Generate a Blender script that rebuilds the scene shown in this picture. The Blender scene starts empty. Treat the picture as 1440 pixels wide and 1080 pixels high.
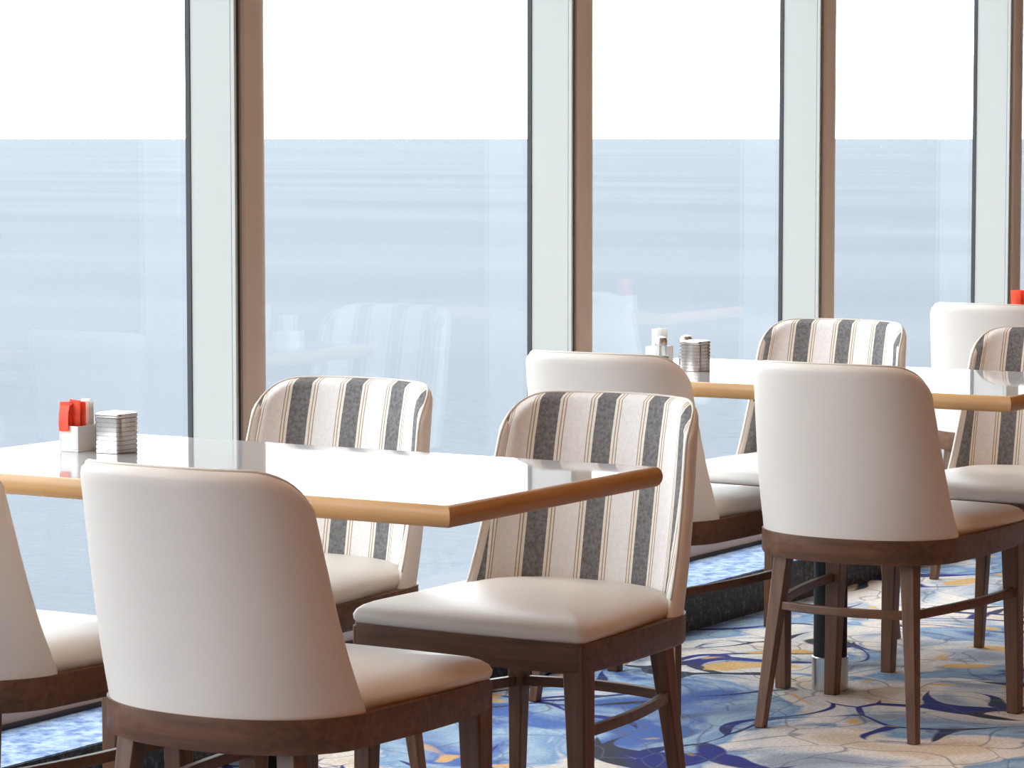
import bpy, bmesh, math, random
from mathutils import Vector, Matrix
random.seed(7)
sc = bpy.context.scene
C = bpy.data.collections.new('restaurant'); sc.collection.children.link(C)
PI = math.pi

# ------------------------------------------------------------------ materials
def mat(name):
    m = bpy.data.materials.new(name); m.use_nodes = True
    nt = m.node_tree; nt.nodes.clear()
    out = nt.nodes.new('ShaderNodeOutputMaterial'); b = nt.nodes.new('ShaderNodeBsdfPrincipled')
    nt.links.new(b.outputs[0], out.inputs[0])
    return m, nt, b
def node(nt, t, **kw):
    n = nt.nodes.new(t)
    for k, v in kw.items(): setattr(n, k, v)
    return n
def coords(nt, scale=(1,1,1), kind='Object', rot=(0,0,0)):
    tc = node(nt, 'ShaderNodeTexCoord'); mp = node(nt, 'ShaderNodeMapping')
    mp.inputs['Scale'].default_value = scale; mp.inputs['Rotation'].default_value = rot
    nt.links.new(tc.outputs[kind], mp.inputs[0]); return mp.outputs[0]
def noise(nt, vec, scale, detail=3, rough=.5, dist=0):
    n = node(nt, 'ShaderNodeTexNoise'); nt.links.new(vec, n.inputs['Vector'])
    n.inputs['Scale'].default_value = scale; n.inputs['Detail'].default_value = detail
    n.inputs['Roughness'].default_value = rough; n.inputs['Distortion'].default_value = dist
    return n
def ramp(nt, fac, stops, interp='LINEAR'):
    r = node(nt, 'ShaderNodeValToRGB'); r.color_ramp.interpolation = interp
    e = r.color_ramp.elements
    while len(e) > 1: e.remove(e[-1])
    e[0].position = stops[0][0]; e[0].color = (*stops[0][1], 1)
    for p, c in stops[1:]:
        x = e.new(p); x.color = (*c, 1)
    nt.links.new(fac, r.inputs[0]); return r.outputs[0]
def mix(nt, fac, a, b, mode='MIX'):
    m = node(nt, 'ShaderNodeMix', data_type='RGBA', blend_type=mode)
    for s, v in ((m.inputs[0], fac), (m.inputs[6], a), (m.inputs[7], b)):
        if hasattr(v, 'links'): nt.links.new(v, s)
        elif isinstance(v, (int, float)): s.default_value = v
        else: s.default_value = (*v, 1)
    return m.outputs[2]
def bump(nt, b, h, strength, dist):
    n = node(nt, 'ShaderNodeBump'); n.inputs['Strength'].default_value = strength
    n.inputs['Distance'].default_value = dist
    nt.links.new(h, n.inputs['Height']); nt.links.new(n.outputs[0], b.inputs['Normal'])
def g(v): return (v, v, v)
M = {}
def simple(name, col, rough=.5, metal=0, spec=.5, var=.06, nscale=12, bmp=0):
    m, nt, b = mat(name)
    n = noise(nt, coords(nt), nscale)
    c0 = tuple(c*(1-var) for c in col); c1 = tuple(min(1, c*(1+var)) for c in col)
    nt.links.new(ramp(nt, n.outputs[0], [(.3, c0), (.7, c1)]), b.inputs['Base Color'])
    b.inputs['Roughness'].default_value = rough; b.inputs['Metallic'].default_value = metal
    b.inputs['Specular IOR Level'].default_value = spec
    if bmp:
        n2 = noise(nt, coords(nt), 400, 2); bump(nt, b, n2.outputs[0], bmp, .001)
    M[name] = m; return m, nt, b

simple('leather', (.74, .682, .62), .42, spec=.4, var=.015, nscale=6, bmp=.15)
simple('piping', (.66, .60, .53), .5, var=.05)
simple('frame_paint', (.49, .50, .475), .38, var=.01)
simple('cap_shade_tan', (.60, .49, .39), .4, var=.02)  # tan of the shaded room side put into the colour
simple('gasket', (.035, .037, .04), .6, var=.1)
simple('black_metal', (.008, .008, .009), .6, spec=.25, var=.1)
simple('canister_steel', (.52, .47, .44), .16, metal=1, var=.03)
simple('steel', (.62, .60, .57), .28, metal=1, var=.03)
simple('ceramic', (.82, .82, .80), .25, var=.01)
simple('red_paper', (.85, .07, .02), .5, var=.15, nscale=60)
simple('white_paper', (.80, .79, .76), .6, var=.04, nscale=60)
simple('wall_wood', (.15, .060, .022), .5, var=.15, nscale=3)
simple('ceiling_paint', (.32, .19, .10), .8, var=.02)
simple('hull_paint', (.7, .72, .72), .5, var=.03)
simple('laminate', (.53, .53, .53), .04, spec=.62, var=.01)

def wood(name, dark, light, rough, axis=2, scale=1.0):
    m, nt, b = mat(name)
    s = [38*scale]*3; s[axis] = 2.2*scale
    v = coords(nt, tuple(s))
    n = noise(nt, v, 1.6, 5, .6, .6)
    n2 = noise(nt, coords(nt), 5, 2)
    c = ramp(nt, n.outputs[0], [(.28, dark), (.5, tuple((a+b_)/2 for a, b_ in zip(dark, light))), (.75, light)])
    c = mix(nt, .25, c, ramp(nt, n2.outputs[0], [(.3, dark), (.7, light)]))
    nt.links.new(c, b.inputs['Base Color'])
    b.inputs['Roughness'].default_value = rough
    bump(nt, b, n.outputs[0], .12, .001)
    M[name] = m
wood('walnut_leg', (.060, .024, .010), (.200, .088, .042), .42, 2)
wood('walnut_rail', (.060, .024, .010), (.200, .088, .042), .42, 1)
wood('oak_lit', (.50, .27, .10), (.72, .44, .20), .35, 1)  # paler oak, daylight on the long edges put into the colour
wood('oak_shaded', (.42, .20, .065), (.62, .34, .135), .35, 0)  # same oak darkened for the shade on the table's short end

# striped upholstery: UV.x = metres across the back
m, nt, b = mat('striped_fabric')
tc = node(nt, 'ShaderNodeTexCoord'); sx = node(nt, 'ShaderNodeSeparateXYZ'); nt.links.new(tc.outputs['UV'], sx.inputs[0])
def math_(op, a, bb=None, cc=None):
    n = node(nt, 'ShaderNodeMath', operation=op)
    for i, v in enumerate((a, bb, cc)):
        if v is None: continue
        if hasattr(v, 'links'): nt.links.new(v, n.inputs[i])
        else: n.inputs[i].default_value = v
    return n.outputs[0]
at = node(nt, 'ShaderNodeAttribute', attribute_type='OBJECT', attribute_name='stripe_shift')
x = math_('DIVIDE', math_('ADD', sx.outputs[0], at.outputs['Fac']), .122); x = math_('ADD', x, 20.5)
fr = math_('FRACT', x); d = math_('ABSOLUTE', math_('SUBTRACT', fr, .5)); d = math_('MULTIPLY', d, 2)  # 0 at dark centre .. 1 at light centre
grey = (.23, .222, .225); crm = (.88, .82, .73); pin = (.40, .30, .23); lgt = (.86, .83, .81)
st = ramp(nt, d, [(0, grey), (.34, crm), (.44, pin), (.48, crm), (.55, pin), (.585, lgt)], 'CONSTANT')
wv = noise(nt, coords(nt, (1, 1, 1)), 130, 4, .7)
st0 = mix(nt, .55, st, ramp(nt, wv.outputs[0], [(.38, g(.35)), (.6, g(1.0))]), 'MULTIPLY')
st = mix(nt, ramp(nt, d, [(0, g(1)), (.34, g(0))], 'CONSTANT'), st, st0)
st = mix(nt, .22, st, ramp(nt, wv.outputs[0], [(.35, g(.6)), (.6, g(1.0))]), 'MULTIPLY')
nt.links.new(st, b.inputs['Base Color']); b.inputs['Roughness'].default_value = .85
b.inputs['Specular IOR Level'].default_value = .15
bump(nt, b, wv.outputs[0], .25, .001)
M['striped_fabric'] = m

# patterned carpet
def carpet(name, bright=False, s=1.0):
    m, nt, b = mat(name)
    v = coords(nt, (s, s, s))
    def warp(vec, sc_, amt):
        n = noise(nt, vec, sc_, 1.2, .45)
        sub = node(nt, 'ShaderNodeVectorMath', operation='SUBTRACT'); nt.links.new(n.outputs[1], sub.inputs[0]); sub.inputs[1].default_value = (.5, .5, .5)
        mul = node(nt, 'ShaderNodeVectorMath', operation='SCALE'); nt.links.new(sub.outputs[0], mul.inputs[0]); mul.inputs['Scale'].default_value = amt
        add = node(nt, 'ShaderNodeVectorMath', operation='ADD'); nt.links.new(vec, add.inputs[0]); nt.links.new(mul.outputs[0], add.inputs[1])
        return add.outputs[0]
    w = warp(v, 1.6, 1.1)
    cream, grey, sand = (.60, .56, .52), (.42, .45, .50), (.58, .46, .34)
    base = ramp(nt, noise(nt, w, 3.4, 4).outputs[0], [(.36, (.26, .29, .34)), (.43, grey), (.50, cream), (.58, (.68, .61, .55)), (.66, sand)])
    pn = noise(nt, w, 1.5, 5, .52)
    bl = ramp(nt, pn.outputs[0], [(.485, (.36, .44, .52)), (.53, (.17, .28, .44)), (.575, (.30, .40, .50)), (.63, (.07, .13, .34))])
    msk = ramp(nt, pn.outputs[0], [(.50, g(0)), (.53, g(1))])
    col = mix(nt, msk, base, bl)
    # curving outlines
    vo = node(nt, 'ShaderNodeTexVoronoi', feature='DISTANCE_TO_EDGE'); vo.inputs['Scale'].default_value = 2.7
    nt.links.new(w, vo.inputs['Vector'])
    wid = noise(nt, v, 2.0, 2)
    md = node(nt, 'ShaderNodeMath', operation='MULTIPLY_ADD'); nt.links.new(wid.outputs[0], md.inputs[0]); md.inputs[1].default_value = -.42; md.inputs[2].default_value = .205
    su = node(nt, 'ShaderNodeMath', operation='ADD'); nt.links.new(vo.outputs['Distance'], su.inputs[0]); nt.links.new(md.outputs[0], su.inputs[1])
    lm = ramp(nt, su.outputs[0], [(.010, g(1)), (.024, g(0))])
    lc = ramp(nt, noise(nt, v, 3.1, 1).outputs[0], [(.42, (.04, .045, .06)), (.52, (.03, .035, .17))])
    col = mix(nt, lm, col, lc)
    vo2 = node(nt, 'ShaderNodeTexVoronoi', feature='DISTANCE_TO_EDGE'); vo2.inputs['Scale'].default_value = 4.2
    nt.links.new(warp(v, 2.3, .9), vo2.inputs['Vector'])
    col = mix(nt, ramp(nt, vo2.outputs['Distance'], [(.006, g(.6)), (.026, g(0))]), col, (.10, .11, .15))
    ac = noise(nt, w, 4.5, 1)
    col = mix(nt, ramp(nt, ac.outputs[0], [(.66, g(0)), (.69, g(.85))]), col, (.62, .36, .10))
    pile = noise(nt, coords(nt), 120, 4, .75)
    col = mix(nt, .5, col, ramp(nt, pile.outputs[0], [(.32, g(.5)), (.68, g(1.35))]), 'MULTIPLY')
    nt.links.new(col, b.inputs['Base Color']); b.inputs['Roughness'].default_value = .95
    b.inputs['Specular IOR Level'].default_value = .1
    bump(nt, b, pile.outputs[0], .5, .004)
    M[name] = m
carpet('carpet')
m, nt, b = mat('ledge_carpet')
n = noise(nt, coords(nt, (1, 1, 1)), 26, 5, .75)
nt.links.new(ramp(nt, n.outputs[0], [(.34, (.07, .12, .30)), (.46, (.19, .28, .46)), (.56, (.32, .42, .58)), (.68, (.46, .52, .64))]), b.inputs['Base Color'])
b.inputs['Roughness'].default_value = .95; bump(nt, b, n.outputs[0], .4, .004); M['ledge_carpet'] = m
m, nt, b = mat('riser_stone')
n = noise(nt, coords(nt), 55, 4, .8)
nt.links.new(ramp(nt, n.outputs[0], [(.45, (.012, .014, .016)), (.58, (.05, .055, .06)), (.70, (.20, .20, .24))]), b.inputs['Base Color'])
b.inputs['Roughness'].default_value = .6; M['riser_stone'] = m

# sea
m, nt, b = mat('sea_water')
v = coords(nt, (1, 1, 1))
big = noise(nt, coords(nt, (.006, .0018, .01), rot=(0, 0, .45)), 1, 5, .6, .4)
col = ramp(nt, big.outputs[0], [(.34, (.073, .083, .095)), (.52, (.083, .093, .106)), (.68, (.095, .104, .116))])
nt.links.new(col, b.inputs['Base Color']); b.inputs['Roughness'].default_value = .7
b.inputs['Specular IOR Level'].default_value = .06
rip = noise(nt, coords(nt, (1, .6, 1), rot=(0, 0, .4)), .9, 6, .65)
bump(nt, b, rip.outputs[0], .8, .35)
M['sea_water'] = m
# clear glass
m = bpy.data.materials.new('window_glass'); m.use_nodes = True; nt = m.node_tree; nt.nodes.clear()
o_ = node(nt, 'ShaderNodeOutputMaterial'); tr = node(nt, 'ShaderNodeBsdfTransparent'); gl = node(nt, 'ShaderNodeBsdfGlossy')
tr.inputs[0].default_value = (.975, .985, .98, 1); gl.inputs['Roughness'].default_value = .02
gl.inputs[0].default_value = (.9, .95, .95, 1)
lw = node(nt, 'ShaderNodeLayerWeight'); lw.inputs[0].default_value = .5
pw = node(nt, 'ShaderNodeMath', operation='POWER'); nt.links.new(lw.outputs['Facing'], pw.inputs[0]); pw.inputs[1].default_value = 5
fz = node(nt, 'ShaderNodeMath', operation='MULTIPLY_ADD'); nt.links.new(pw.outputs[0], fz.inputs[0]); fz.inputs[1].default_value = .5; fz.inputs[2].default_value = .03
sm = node(nt, 'ShaderNodeMixShader'); nt.links.new(fz.outputs[0], sm.inputs[0]); nt.links.new(tr.outputs[0], sm.inputs[1]); nt.links.new(gl.outputs[0], sm.inputs[2])
nt.links.new(sm.outputs[0], o_.inputs[0]); M['window_glass'] = m
m, nt, b = mat('shaker_glass')
b.inputs['Base Color'].default_value = (.85, .88, .84, 1); b.inputs['Roughness'].default_value = .06
b.inputs['Transmission Weight'].default_value = .75; M['shaker_glass'] = m
m, nt, b = mat('fill_glow')
b.inputs['Base Color'].default_value = (1, .8, .6, 1); b.inputs['Emission Color'].default_value = (1, .84, .71, 1)
b.inputs['Emission Strength'].default_value = 12; M['fill_glow'] = m  # glow of the unseen fill panels added above the seats
m, nt, b = mat('amber_fill_glow')
b.inputs['Base Color'].default_value = (1, .7, .4, 1); b.inputs['Emission Color'].default_value = (1, .42, .13, 1)
b.inputs['Emission Strength'].default_value = 30; M['amber_fill_glow'] = m  # amber glow of the added panels that warm the shaded sides

# ------------------------------------------------------------------ mesh helpers
def obj(name, bm, material, parent=None, smooth=True, bevel=0, bseg=3, subs=0, angle=35):
    me = bpy.data.meshes.new(name)
    bmesh.ops.recalc_face_normals(bm, faces=bm.faces)
    bm.to_mesh(me); bm.free()
    me.materials.append(M[material])
    for p in me.polygons: p.use_smooth = smooth
    if smooth: me.set_sharp_from_angle(angle=math.radians(angle))
    o = bpy.data.objects.new(name, me); C.objects.link(o)
    if parent: o.parent = parent
    if bevel:
        md = o.modifiers.new('bevel', 'BEVEL'); md.width = bevel; md.segments = bseg; md.limit_method = 'ANGLE'; md.angle_limit = .6
    if subs:
        md = o.modifiers.new('sub', 'SUBSURF'); md.levels = subs; md.render_levels = subs
    return o
def tag(o, label=None, cat=None, group=None, kind=None):
    if label: o['label'] = label
    if cat: o['category'] = cat
    if group: o['group'] = group
    if kind: o['kind'] = kind
    return o
def empty(name, loc, rz=0):
    o = bpy.data.objects.new(name, None); C.objects.link(o); o.location = loc; o.rotation_euler = (0, 0, rz)
    o.empty_display_size = .1; return o
def add_box(bm, x0, x1, y0, y1, z0, z1):
    vs = [bm.verts.new((x, y, z)) for x in (x0, x1) for y in (y0, y1) for z in (z0, z1)]
    for f in ((0,1,3,2), (4,6,7,5), (0,4,5,1), (2,3,7,6), (0,2,6,4), (1,5,7,3)):
        bm.faces.new([vs[i] for i in f])
def box(*a):
    bm = bmesh.new(); add_box(bm, *a); return bm
def add_loft(bm, rings, close=True, cap=True):
    R = [[bm.verts.new(p) for p in r] for r in rings]
    n = len(R[0])
    for a, b_ in zip(R, R[1:]):
        for i in range(n if close else n-1):
            j = (i+1) % n
            bm.faces.new((a[i], a[j], b_[j], b_[i]))
    if cap:
        bm.faces.new(R[0][::-1]); bm.faces.new(R[-1])
    return R
def add_tube(bm, pts, r, seg=8, closed=False, flat=1.0):
    rings = []
    n = len(pts)
    for i, p in enumerate(pts):
        p = Vector(p)
        a = Vector(pts[(i-1) % n] if (closed or i > 0) else pts[i]); c = Vector(pts[(i+1) % n] if (closed or i < n-1) else pts[i])
        t = (c-a).normalized(); up = Vector((0, 0, 1))
        if abs(t.z) > .95: up = Vector((1, 0, 0))
        s = t.cross(up).normalized(); u = s.cross(t).normalized()
        rings.append([p + s*math.cos(k*2*PI/seg)*r + u*math.sin(k*2*PI/seg)*r*flat for k in range(seg)])
    add_loft(bm, rings, True, True)
def lathe(prof, seg=32):
    bm = bmesh.new()
    rings = [[(max(r, .0004)*math.cos(k*2*PI/seg), max(r, .0004)*math.sin(k*2*PI/seg), z) for k in range(seg)] for r, z in prof]
    add_loft(bm, rings); return bm

# ------------------------------------------------------------------ dining chair
def sgnpow(v, p): return math.copysign(abs(v)**p, v)
ZB, ZT = .455, .8655
EXP = 2/2.2
def plan(phi, z, off=0):
    """centre surface of the curved back: phi -90..90 deg, z height"""
    t = (z-.46)/(.8576-.46)
    tt = max(0, min(1, t))
    W = .236 - .022*tt - .005*tt*tt
    D = .112 + .020*(1-tt) + .034*(1-tt)**4
    xr = -.254 - .064*tt - .010*tt*tt
    y = W*sgnpow(math.sin(phi), EXP)
    x_ = xr + D*(1-abs(math.cos(phi))**EXP)
    return x_, y
def surf(phi, z):
    x_, y = plan(phi, z); return Vector((x_, y, z))
NU, NV = 56, 22
def u_samples():
    out = []
    for i in range(NU+1):
        s = -1 + 2*i/NU
        out.append(s)
    return out
def back_grids():
    # arc length table at mid height
    K = 400
    arc = [0.0]; prev = surf(-PI/2, .7)
    phis = [-PI/2 + PI*k/K for k in range(K+1)]
    for k in range(1, K+1):
        p = surf(phis[k], .7); arc.append(arc[-1] + (p-prev).length); prev = p
    L = arc[-1]
    def phi_at(a):
        for k in range(1, K+1):
            if arc[k] >= a:
                f = (a-arc[k-1])/max(1e-9, arc[k]-arc[k-1]); return phis[k-1] + f*(phis[k]-phis[k-1])
        return phis[-1]
    rc = .105
    cols = []
    NE = 10
    edge = [rc*(1-math.cos(PI/2*i/NE)) for i in range(NE)]          # dense near the rim
    mid = [rc + (L-2*rc)*i/28 for i in range(29)]
    arcs = edge + mid + [L-e for e in edge[::-1]]
    vs = [1-(1-i/NV)**1.35 for i in range(NV+1)]
    mids, inn, outr, uv, lin = [], [], [], [], []
    def arc_at(phi, z, n=48):
        z = max(z, .46); tot = 0; p0 = surf(0, z)
        for k in range(1, n+1):
            p1 = surf(phi*k/n, z); tot += (p1-p0).length; p0 = p1
        return math.copysign(tot, phi)
    for a in arcs:
        phi = phi_at(a); de = min(a, L-a)
        zt = ZT if de >= rc else ZT - rc*.80*(1-math.sqrt(max(0, 1-((rc-de)/rc)**2)))
        zt -= .006*(abs(a-L/2)/(L/2))**2
        cm, ci, co, cl, cu = [], [], [], [], []
        for v_ in vs:
            z = ZB + v_*(zt-ZB)
            p = surf(phi, z)
            e = 1e-3
            ph1, ph0 = min(PI/2-.002, phi+e), max(-PI/2+.002, phi-e)
            if ph1 <= ph0: ph1 = ph0+e
            du = surf(ph1, z)-surf(ph0, z); dz = surf(phi, z+e)-surf(phi, z-e)
            N = dz.cross(du).normalized()                          # sign fixed below
            toward = Vector((.4, 0, z))-p
            if N.dot(toward) < 0: N = -N
            dt = (zt-z)
            dd = min(de, dt if dt > 0 else 0)
            dd = min(de, dt)
            k = min(1, max(0, dd)/.020); prof = math.sqrt(max(0, 1-(1-k)**2))
            puff = min(1, dd/.09)
            kp = max(0, min(1, min(de-.010, dt-.003)/.014)); pp = math.sqrt(max(0, 1-(1-kp)**2))
            cm.append(p + N*(.001*pp)); ci.append(p + N*(.002*pp + .020*pp + .006*puff*(kp > 0)))
            co.append(p - N*(.012*prof)); cl.append(p + N*(.012*prof))
            cu.append((arc_at(phi, z), z))
        mids.append(cm); inn.append(ci); outr.append(co); uv.append(cu); lin.append(cl)
    c = len(inn)//2
    for j in range(len(inn[0])):
        for rng in (range(c+1, len(inn)), range(c-1, -1, -1)):
            tot = 0; q = inn[c][j]
            for i in rng:
                p = inn[i][j]; tot += math.hypot(p.x-q.x, p.y-q.y); q = p
                uv[i][j] = (tot if i > c else -tot, p.z)
        uv[c][j] = (0, inn[c][j].z)
    return mids, inn, outr, uv, lin
def grid_solid(A, B, uv=None):
    bm = bmesh.new(); lay = bm.loops.layers.uv.new('UVMap') if uv else None
    n, mm = len(A), len(A[0])
    VA = [[bm.verts.new(p) for p in c] for c in A]; VB = [[bm.verts.new(p) for p in c] for c in B]
    key = {}
    if uv:
        for i in range(n):
            for j in range(mm): key[VA[i][j]] = uv[i][j]; key[VB[i][j]] = uv[i][j]
    F = []
    for i in range(n-1):
        for j in range(mm-1):
            F.append((VA[i][j], VA[i+1][j], VA[i+1][j+1], VA[i][j+1]))
            F.append((VB[i][j], VB[i][j+1], VB[i+1][j+1], VB[i+1][j]))
    for i in range(n-1):
        F.append((VA[i][0], VB[i][0], VB[i+1][0], VA[i+1][0]))
        F.append((VA[i][-1], VA[i+1][-1], VB[i+1][-1], VB[i][-1]))
    for j in range(mm-1):
        F.append((VA[0][j], VA[0][j+1], VB[0][j+1], VB[0][j]))
        F.append((VA[-1][j], VB[-1][j], VB[-1][j+1], VA[-1][j+1]))
    for f in F:
        fa = bm.faces.new(f)
        if uv:
            for l in fa.loops: l[lay].uv = key[l.vert]
    bmesh.ops.remove_doubles(bm, verts=bm.verts, dist=1e-5)
    return bm
def seat_outline(off=0.0, n_side=8, n_back=36, tuck=0.0):
    """closed plan outline (counter-clockwise), outer face of the frame, pushed in by off"""
    P = []
    hw, xf, rc = .257-off, .262-off, max(.005, .014-off*.3)
    # front edge slightly bowed, from -y to +y
    corner = lambda cx, cy, a0, a1: [(cx + rc*math.cos(a0+(a1-a0)*k/5), cy + rc*math.sin(a0+(a1-a0)*k/5)) for k in range(6)]
    P += corner(xf-rc, -hw+rc, -PI/2, 0)
    for k in range(1, 8):
        y = -hw+rc + (2*hw-2*rc)*k/8; P.append((xf + .008*(1-(y/hw)**2), y))
    P += corner(xf-rc, hw-rc, 0, PI/2)
    W = .2515-off-tuck; xs = -.092; xr = -.2695+off+tuck; D = xs-xr
    for k in range(1, n_side):
        f = k/n_side; P.append((xf-rc + (xs-(xf-rc))*f, hw + (W-hw)*f + .007*math.sin(f*PI)))
    for k in range(n_back+1):
        ph = PI/2 - PI*k/n_back
        P.append((xr + D*(1-abs(math.cos(ph))**EXP), W*sgnpow(math.sin(ph), EXP)))
    for k in range(n_side-1, 0, -1):
        f = k/n_side; P.append((xf-rc + (xs-(xf-rc))*f, -(hw + (W-hw)*f + .007*math.sin(f*PI))))
    return P
def make_chair():
    root = empty('dining_chair', (0, 0, 0))
    mids, inn, outr, uv, lin = back_grids()
    back = obj('backrest', grid_solid(lin, outr), 'leather', root, angle=60)
    obj('backrest_pad', grid_solid(inn, mids, uv), 'striped_fabric', root, angle=60)
    bm = bmesh.new()
    rim = [mids[0][j] for j in range(2, len(mids[0]))] + [mids[i][-1] for i in range(1, len(mids))] + [mids[-1][j] for j in range(len(mids[0])-2, 1, -1)]
    q = [rim[0]]
    for p in rim[1:]:
        if (p-q[-1]).length > .004: q.append(p)
    add_tube(bm, q, .0026, 8)
    obj('piping', bm, 'piping', back)
    # seat cushion: stacked rings with a rolled edge and a crown
    bm = bmesh.new()
    def ring(off, z, crown=0):
        return [(x_, y, z) for x_, y in seat_outline(off, tuck=.022)]
    rings = [ring(.012, .457), ring(.003, .461), ring(-.002, .469), ring(-.003, .478), ring(.002, .487), ring(.012, .4945), ring(.028, .501), ring(.055, .506), ring(.09, .5095)]
    inner = ring(.12, .5115)
    cx = sum(p[0] for p in inner)/len(inner)
    rings.append(inner)
    for s_, z in ((.75, .5128), (.5, .5135), (.25, .514)):
        rings.append([(cx+(p[0]-cx)*s_, p[1]*s_, z) for p in inner])
    add_loft(bm, rings)
    obj('seat_cushion', bm, 'leather', root, angle=60)
    # frame: closed band with softly rounded lower edge
    bm = bmesh.new()
    prof = [(.0, .462), (.0, .411), (.004, .405), (.020, .405), (.022, .409), (.022, .462)]
    rr = [[(x_, y, z) for x_, y in seat_outline(o_)] for o_, z in prof]
    R = add_loft(bm, rr, True, False)
    n = len(R[0])
    for i in range(n):
        j = (i+1) % n; bm.faces.new((R[-1][i], R[-1][j], R[0][j], R[0][i]))
    obj('seat_frame', bm, 'walnut_rail', root, angle=40)
    def leg(top, bot, wt, wb, lean=0):
        bm = bmesh.new()
        def sq(c, w): return [(c[0]+sx_*w/2, c[1]+sy_*w/2, c[2]) for sx_, sy_ in ((-1,-1),(1,-1),(1,1),(-1,1))]
        add_loft(bm, [sq(top, wt), sq([(a+b_)/2 for a, b_ in zip(top, bot)], (wt*.45+wb*.55)), sq(bot, wb)])
        return obj('leg', bm, 'walnut_leg', root, bevel=.003, bseg=2)
    for s in (1, -1):
        leg((.2385, s*.2335, .458), (.237, s*.246, 0), .046, .031)
        leg((-.182, s*.158, .458), (-.234, s*.198, 0), .040, .024)
    # side and rear rails between the legs, bowed outward
    def bar(pts, h=.020, w=.016):
        bm = bmesh.new(); rings = []
        for i, p in enumerate(pts):
            p = Vector(p); a = Vector(pts[max(0, i-1)]); c = Vector(pts[min(len(pts)-1, i+1)])
            t = (c-a).normalized(); s_ = t.cross(Vector((0, 0, 1))).normalized()
            rings.append([p+s_*w/2+Vector((0,0,-h/2)), p+s_*w/2+Vector((0,0,h/2)), p-s_*w/2+Vector((0,0,h/2)), p-s_*w/2+Vector((0,0,-h/2))])
        add_loft(bm, rings); return obj('stretcher', bm, 'walnut_rail', root, bevel=.002, bseg=2)
    zs = .288
    xr_, yr_ = -.182-.052*(1-zs/.458), .158+.040*(1-zs/.458)
    for s in (1, -1):
        bar([(xr_+(.237-xr_)*f, s*(yr_+(.2415-yr_)*f+.018*math.sin(PI*f)), zs+.006*f) for f in [k/10 for k in range(11)]])
    bar([(xr_-.030*math.sin(PI*f), -yr_+2*yr_*f, zs) for f in [k/10 for k in range(11)]])
    return root
def copy_tree(o, parent=None):
    c = o.copy(); C.objects.link(c)
    if parent: c.parent = parent
    for ch in list(o.children): copy_tree(ch, c)
    return c
G1 = 'dining chairs around the window tables'
proto = make_chair()
CH = [  # x, y, facing, label
 (4.16, 2.978, 0, 'white leather dining chair seen from behind, largest and nearest, in front of the left table'),
 (4.18, 3.615, 0, 'white leather dining chair seen from behind, cut off by the left edge of the photo'),
 (5.06, 3.025, PI, 'striped-back dining chair fully seen at the end corner of the left table'),
 (5.108, 3.660, PI, 'striped-back dining chair behind the middle of the left table, next to the window post'),
 (6.62, 3.037, 0, 'white leather dining chair seen from behind at the right table, nearest of that table'),
 (6.637, 3.649, 0, 'white leather dining chair turned away, directly behind the large striped-back chair'),
 (7.453, 3.053, PI, 'striped-back dining chair at the right table, cut off by the right edge of the photo'),
 (7.475, 3.682, PI, 'striped-back dining chair behind the right table on its window side'),
 (9.03, 3.67, 0, 'white leather dining chair farthest away at the right edge, behind the right table'),
]
for i, (x_, y, a, lab) in enumerate(CH):
    o = proto if i == 0 else copy_tree(proto)
    o.location = (x_, y, 0); o.rotation_euler = (0, 0, a)
    if i < 2: o.scale = (1, .96, .978)
    tag(o, lab, 'chair', G1); o['stripe_shift'] = (0, 0, .026, .021, 0, 0, 0, 0, 0)[i]
    for ch in o.children: ch['stripe_shift'] = o['stripe_shift']

# ------------------------------------------------------------------ tables
TZ, TT = .768, .036
def make_table(x0, x1, y0, y1, label):
    cx, cy = (x0+x1)/2, (y0+y1)/2
    root = empty('restaurant_table', (cx, cy, 0)); tag(root, label, 'table', 'white tables along the windows')
    hx, hy = (x1-x0)/2, (y1-y0)/2
    obj('tabletop', box(-hx+.0125, hx-.0125, -hy+.0125, hy-.0125, TZ-TT+.002, TZ), 'laminate', root, smooth=False)
    # bullnose edging, mitred at the corners, one strip per side
    prof = [(.013, TZ)] + [(.0115-.0115*math.sin(a), TZ-TT/2+TT/2*math.cos(a)) for a in [PI*k/12 for k in range(1, 12)]] + [(.013, TZ-TT), (.04, TZ-TT), (.04, TZ-TT+.002), (.013, TZ-TT+.002)]
    cor = [(-hx, -hy), (hx, -hy), (hx, hy), (-hx, hy)]
    for k in range(4):
        a, b_ = cor[k], cor[(k+1) % 4]
        bm = bmesh.new()
        def pr(c): return [(c[0]-math.copysign(o_, c[0]), c[1]-math.copysign(o_, c[1]), z) for o_, z in prof]
        add_loft(bm, [pr(a), pr(b_)])
        obj('edge_strip', bm, 'oak_shaded' if k % 2 == 0 else 'oak_lit', root, angle=50)  # lit and shaded tones of one oak, picked by side
    bm = bmesh.new(); add_box(bm, -.13, .13, -.18, .18, TZ-TT-.012, TZ-TT)
    add_box(bm, -.15, .15, -.03, .03, TZ-TT-.035, TZ-TT-.012); add_box(bm, -.03, .03, -.2, .2, TZ-TT-.035, TZ-TT-.012)
    obj('support_plate', bm, 'black_metal', root, bevel=.003)
    obj('column', lathe([(.041, .07), (.041, TZ-TT-.034)]), 'black_metal', root)
    obj('foot_sleeve', lathe([(.044, 0), (.0445, .004), (.0445, .080), (.042, .082)]), 'steel', root)
    return root
make_table(4.183, 4.885, 2.665, 3.886, 'white glossy table with an oak edge nearest the camera, at left')
make_table(6.566, 7.279, 2.70, 3.92, 'white glossy table with an oak edge in the right middle distance')
make_table(8.95, 9.663, 2.72, 3.94, 'white table at the far right edge, mostly hidden behind the white and striped chairs')

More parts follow.
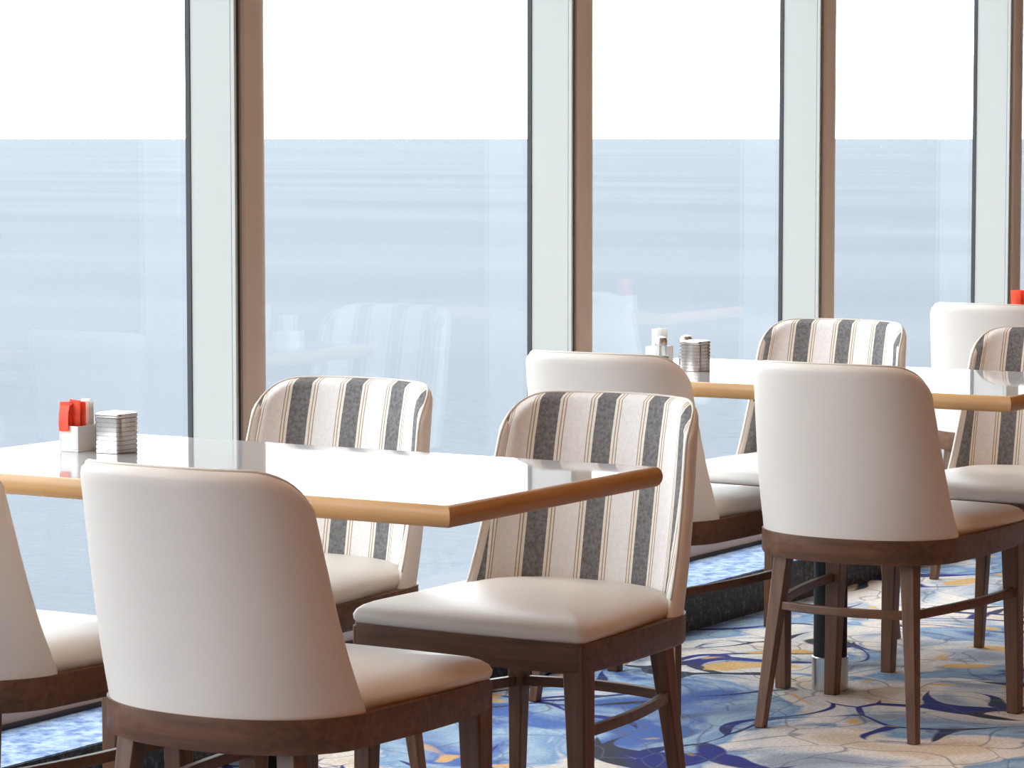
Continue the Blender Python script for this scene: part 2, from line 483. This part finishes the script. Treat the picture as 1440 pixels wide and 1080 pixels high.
# ------------------------------------------------------------------ things on the tables
def rounded_square(h, r, n=5):
    P = []
    for sx_, sy_, a0 in ((1,1,0), (-1,1,PI/2), (-1,-1,PI), (1,-1,1.5*PI)):
        for k in range(n+1):
            a = a0+PI/2*k/n; P.append((sx_*(h-r)+r*math.cos(a), sy_*(h-r)+r*math.sin(a)))
    return P
def canister(loc, rz, label):
    root = empty('ribbed_canister', loc, rz); tag(root, label, 'canister', 'ribbed steel canisters on the tables')
    bm = bmesh.new(); rings = []
    H = .066; nr = 8
    rings.append([(x_, y, 0) for x_, y in rounded_square(.027, .006)])
    for k in range(nr):
        z0 = H*k/nr; dz = H/nr
        for f, hh in ((.04, .0282), (.10, .0295), (.86, .0295), (.93, .0282)):
            rings.append([(x_, y, z0+dz*f) for x_, y in rounded_square(hh, .007)])
    rings.append([(x_, y, H) for x_, y in rounded_square(.0275, .006)])
    add_loft(bm, rings); obj('canister_body', bm, 'canister_steel', root, angle=25)
    bm = bmesh.new()
    add_loft(bm, [[(x_, y, z) for x_, y in rounded_square(hh, .006)] for hh, z in ((.029, H), (.0295, H+.002), (.029, H+.007), (.025, H+.009), (.016, H+.0095))])
    lid = obj('lid', bm, 'canister_steel', root, angle=40)
    return root
def caddy(loc, rz, label, red=3, white=3):
    root = empty('sugar_caddy', loc, rz); tag(root, label, 'caddy', 'sachet holders on the tables')
    bm = bmesh.new()
    h, w, t, H = .022, .034, .003, .048
    add_box(bm, -h, h, -w, w, 0, .004)
    add_box(bm, -h, -h+t, -w, w, .004, H); add_box(bm, h-t, h, -w, w, .004, H)
    add_box(bm, -h+t, h-t, -w, -w+t, .004, H); add_box(bm, -h+t, h-t, w-t, w, .004, H)
    obj('holder_tray', bm, 'ceramic', root, bevel=.001, bseg=2)
    bm = bmesh.new(); add_box(bm, -h+t, h-t, -.0012, .0012, .004, H+.004)
    obj('divider', bm, 'ceramic', root)
    return root
def sachet(loc, rz, tilt, h, material, label, group, w=.021, roll=0):
    bm = bmesh.new()
    n = 8
    rings = []
    for k in range(n+1):
        z = h*k/n; th = .0012 + .0032*math.sin(PI*k/n)
        sway = .0015*math.sin(3*k/n+loc[1]*40)
        rings.append([(x_, y+sway, z) for x_, y in ((-w, -.0005), (-w*.5, -th), (w*.5, -th), (w, -.0005), (w, .0005), (w*.5, th), (-w*.5, th), (-w, .0005))])
    add_loft(bm, rings)
    o = obj('sachet', bm, material, None); o.location = loc; o.rotation_euler = (tilt, roll, rz)
    tag(o, label, 'sachet', group); return o
Z0 = TZ
# left table
RZ = PI/2
cad = caddy((4.570, 3.724, Z0), RZ, 'small white sachet holder on the left table, red packets sticking out')
reds = ['red paper sachet standing leftmost in the white holder on the left table', 'red paper sachet in the middle of the white holder on the left table', 'red paper sachet hanging over the rim of the white holder on the left table']
# packets face the camera (-x side): plane along y
for k, (dx, dy, ti, h, ro) in enumerate(((-.024, .008, -.04, .088, .05), (-.018, .001, -.03, .092, -.08), (-.010, -.006, .0, .088, -.04))):
    s = sachet((4.570+dx, 3.724+dy, Z0+.0045), PI/2, ti, h, 'red_paper', reds[k], 'red sachets on the left table', w=.0125 if k else .012, roll=ro)
whites = ['white paper sachet behind the red ones, farthest from the camera on the left table', 'white paper sachet in the right half of the holder on the left table', 'cream paper sachet leaning out at the right of the holder on the left table']
for k, (dx, dy, ti, h) in enumerate(((.024, .006, .03, .090), (.017, -.006, .02, .086), (.009, -.004, .0, .088))):
    sachet((4.570+dx, 3.724+dy, Z0+.0045), PI/2, ti, h, 'white_paper', whites[k], 'white sachets on the left table', w=.011)
# orange card drooping over the front of the holder
bm = bmesh.new(); pts = [(-.036+.0, z) for z in (0,)]
rings = []
for x_, z in ((-.012, .080), (-.024, .088), (-.034, .084), (-.0375, .070), (-.0385, .054), (-.038, .038)):
    rings.append([(x_, -.011, z), (x_, .011, z), (x_+.0015, .011, z+.0015), (x_+.0015, -.011, z+.0015)])
add_loft(bm, rings); o = obj('sachet', bm, 'red_paper'); o.location = (4.570, 3.733, Z0)
tag(o, 'bent red paper sachet flopping over the front face of the holder on the left table', 'sachet', 'red sachets on the left table')
canister((4.575, 3.643, Z0), 0, 'ribbed square steel canister on the left table, right of the red packets')
# right table
canister((6.88, 3.664, Z0), 0, 'ribbed square steel canister on the right table')
def shaker(loc, label):
    root = empty('shaker', loc); tag(root, label, 'shaker', 'glass shakers on the right table')
    obj('shaker_jar', lathe([(.016, 0), (.019, .003), (.019, .030), (.015, .052), (.014, .060)], 24), 'shaker_glass', root)
    obj('shaker_filling', lathe([(.013, .005), (.015, .008), (.015, .030), (.012, .032)], 20), 'ceramic', root)
    obj('shaker_cap', lathe([(.0155, .058), (.016, .060), (.016, .070), (.012, .078), (.005, .081)], 24), 'steel', root)
shaker((6.89, 3.765, Z0), 'small glass shaker with a steel cap, left of the canister on the right table')
shaker((6.965, 3.735, Z0), 'small glass shaker with a steel cap, just behind the canister on the right table')
caddy((7.00, 3.83, Z0), RZ, 'small white sachet holder standing behind the glass shakers on the right table')
for k in range(3):
    sachet((6.985+.014*k, 3.83, Z0+.0045), PI/2, .03*k-.03, .088, 'white_paper', ('white sachet nearest the camera in the holder on the right table', 'white sachet in the middle of the holder on the right table', 'white sachet at the back of the holder on the right table')[k], 'white sachets on the right table', w=.013)
# far table
caddy((9.08, 3.71, Z0), RZ, 'sachet holder on the far table, top just showing over the farthest white chair')
for k in range(3):
    sachet((9.066+.014*k, 3.716-.005*k, Z0+.0045), PI/2, .04*k-.04, .098, 'red_paper', ('red sachet at the far right edge, nearest of those above the farthest chair', 'red sachet at the far right edge, middle of those above the farthest chair', 'red sachet at the far right edge, backmost of those above the farthest chair')[k], 'red sachets on the far table', w=.016)

# ------------------------------------------------------------------ setting
def struct(name, bm, m, parent=None, **kw):
    o = obj(name, bm, m, parent, **kw)
    if not parent: o['kind'] = 'structure'
    return o
XA, XB, YB, YR, YF, YG, CEIL = -1.2, 14.0, -4.0, 4.02, 4.27, 4.405, 2.55
LZ = .12
struct('floor', box(XA, XB, YB, YR, -.05, 0), 'carpet', smooth=False)
struct('ceiling', box(XA, XB, YB, YG+.04, CEIL, CEIL+.08), 'ceiling_paint', smooth=False)
struct('wall_back', box(XA, XB, YB-.1, YB, 0, CEIL), 'wall_wood', smooth=False)
struct('wall_left', box(XA-.1, XA, YB, YG+.04, 0, CEIL), 'wall_wood', smooth=False)  # unseen end wall, pulled in close to cut the window light
struct('wall_right', box(XB, XB+.1, YB, YG+.04, 0, CEIL), 'wall_wood', smooth=False)
struct('baseboard_window', box(XA, XB, YR, YR+.03, -.05, LZ-.004), 'riser_stone', smooth=False)
struct('trim_1', box(XA, XB, YR+.0, YG+.04, LZ-.004, LZ), 'ledge_carpet', smooth=False)
struct('trim_2', box(XA, XB, YF-.004, YF+.004, LZ, LZ+.010), 'gasket', smooth=False)
struct('wall_window', box(XA, XB, YF+.004, YG+.012, LZ, .175), 'cap_shade_tan', bevel=.006)
struct('trim_3', box(XA, XB, YF, YG+.05, 2.42, CEIL), 'frame_paint', bevel=.006)
PX0, PITCH, PW = 5.801, 1.5135, .121
posts = [PX0+PITCH*k for k in range(-4, 6)]
n = 4
for k, px in enumerate(posts):
    root = empty('trim_%d' % n, (px, 0, 0)); root['kind'] = 'structure'; n += 1
    z0, z1 = .175, 2.42
    # body with an overhanging lip, then the recessed dark joint and the rounded cap strip
    bm = bmesh.new(); add_box(bm, 0, PW, YF+.012, YG+.004, z0, z1)
    add_box(bm, 0, .008, YF+.001, YF+.012, z0, z1)
    obj('post_body', bm, 'frame_paint', root, bevel=.0015, bseg=2)
    obj('shadow_gap', box(.008, .026, YF+.0085, YF+.012, z0, z1), 'gasket', root, smooth=False)
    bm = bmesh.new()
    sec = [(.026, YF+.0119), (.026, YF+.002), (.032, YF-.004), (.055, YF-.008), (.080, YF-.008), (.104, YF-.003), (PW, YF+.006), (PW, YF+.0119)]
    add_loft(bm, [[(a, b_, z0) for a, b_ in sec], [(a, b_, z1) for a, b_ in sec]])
    obj('post_cap', bm, 'cap_shade_tan', root, angle=25)  # cap colour carries the warm shade of its room-facing side
    bm = bmesh.new(); add_box(bm, -.0025, 0, YG-.009, YG+.004, z0, z1); add_box(bm, PW, PW+.0025, YG-.009, YG+.004, z0, z1)
    obj('glazing_gasket', bm, 'gasket', root, smooth=False)
edges = [XA]+[p for p in posts if XA < p < XB]+[XB]
for k in range(len(posts)-1):
    a, b_ = posts[k]+PW, posts[k+1]
    struct('window_%d' % (k+1), box(a, b_, YG-.004, YG+.004, .175, 2.42), 'window_glass', smooth=False)
# sea far below
bm = bmesh.new()
R_ = 10700
vs = [bm.verts.new((R_*math.cos(2*PI*k/96), R_*math.sin(2*PI*k/96), 0)) for k in range(96)]; bm.faces.new(vs)
sea = obj('sea', bm, 'sea_water', smooth=False); sea.location = (0, 0, -30); tag(sea, 'calm pale blue sea outside the windows reaching to the horizon', 'sea', kind='structure')

# unseen ceiling panels, added as warm fill for seat tops and shaded sides
fill_n = 0
for lx in (.5, 3.5, 6.5, 9.5):
    for ly in (-1.6, 2.7):
        root = empty('ceiling_fill_panel', (lx, ly, CEIL)); fill_n += 1
        tag(root, 'warm square panel added at the ceiling as fill light, out of view', 'lamp', 'added fill panels')
        obj('fill_frame', box(-.32, .32, -.32, .32, -.02, 0), 'ceramic', root, bevel=.004)
        obj('fill_emitter', box(-.29, .29, -.29, .29, -.026, -.02), 'fill_glow' if ly > 0 else 'amber_fill_glow', root, smooth=False)

# ------------------------------------------------------------------ world, camera
w = bpy.data.worlds.new('overcast'); sc.world = w; w.use_nodes = True; nt = w.node_tree; nt.nodes.clear()
wo = node(nt, 'ShaderNodeOutputWorld'); bg = node(nt, 'ShaderNodeBackground'); nt.links.new(bg.outputs[0], wo.inputs[0])
tc = node(nt, 'ShaderNodeTexCoord'); mp = node(nt, 'ShaderNodeMapping'); mp.inputs['Scale'].default_value = (1, 1, 4)
nt.links.new(tc.outputs['Generated'], mp.inputs[0])
cl = noise(nt, mp.outputs[0], 3, 5, .6)
nt.links.new(ramp(nt, cl.outputs[0], [(.35, (.86, .95, 1.04)), (.6, (.95, .985, 1.03))]), bg.inputs[0])
bg.inputs[1].default_value = 6.4

cam = bpy.data.cameras.new('camera'); co = bpy.data.objects.new('camera', cam); C.objects.link(co)
cam.sensor_width = 36; cam.lens = 36*4443/1440; cam.clip_end = 200000; cam.clip_start = .05
co.location = (0, 0, 1.362)
pitch = math.atan(358/4443)
co.rotation_euler = (PI/2-pitch, 0, .5474-PI/2)
sc.camera = co
vs_ = sc.view_settings; vs_.view_transform = 'Standard'; vs_.look = 'None'; vs_.gamma = 1; vs_.exposure = 0; vs_.use_curve_mapping = False
cy = sc.cycles
cy.use_denoising = True; cy.max_bounces = 10; cy.diffuse_bounces = 5; cy.glossy_bounces = 4; cy.transparent_max_bounces = 12
cy.sample_clamp_indirect = 8; cy.caustics_reflective = False; cy.caustics_refractive = False
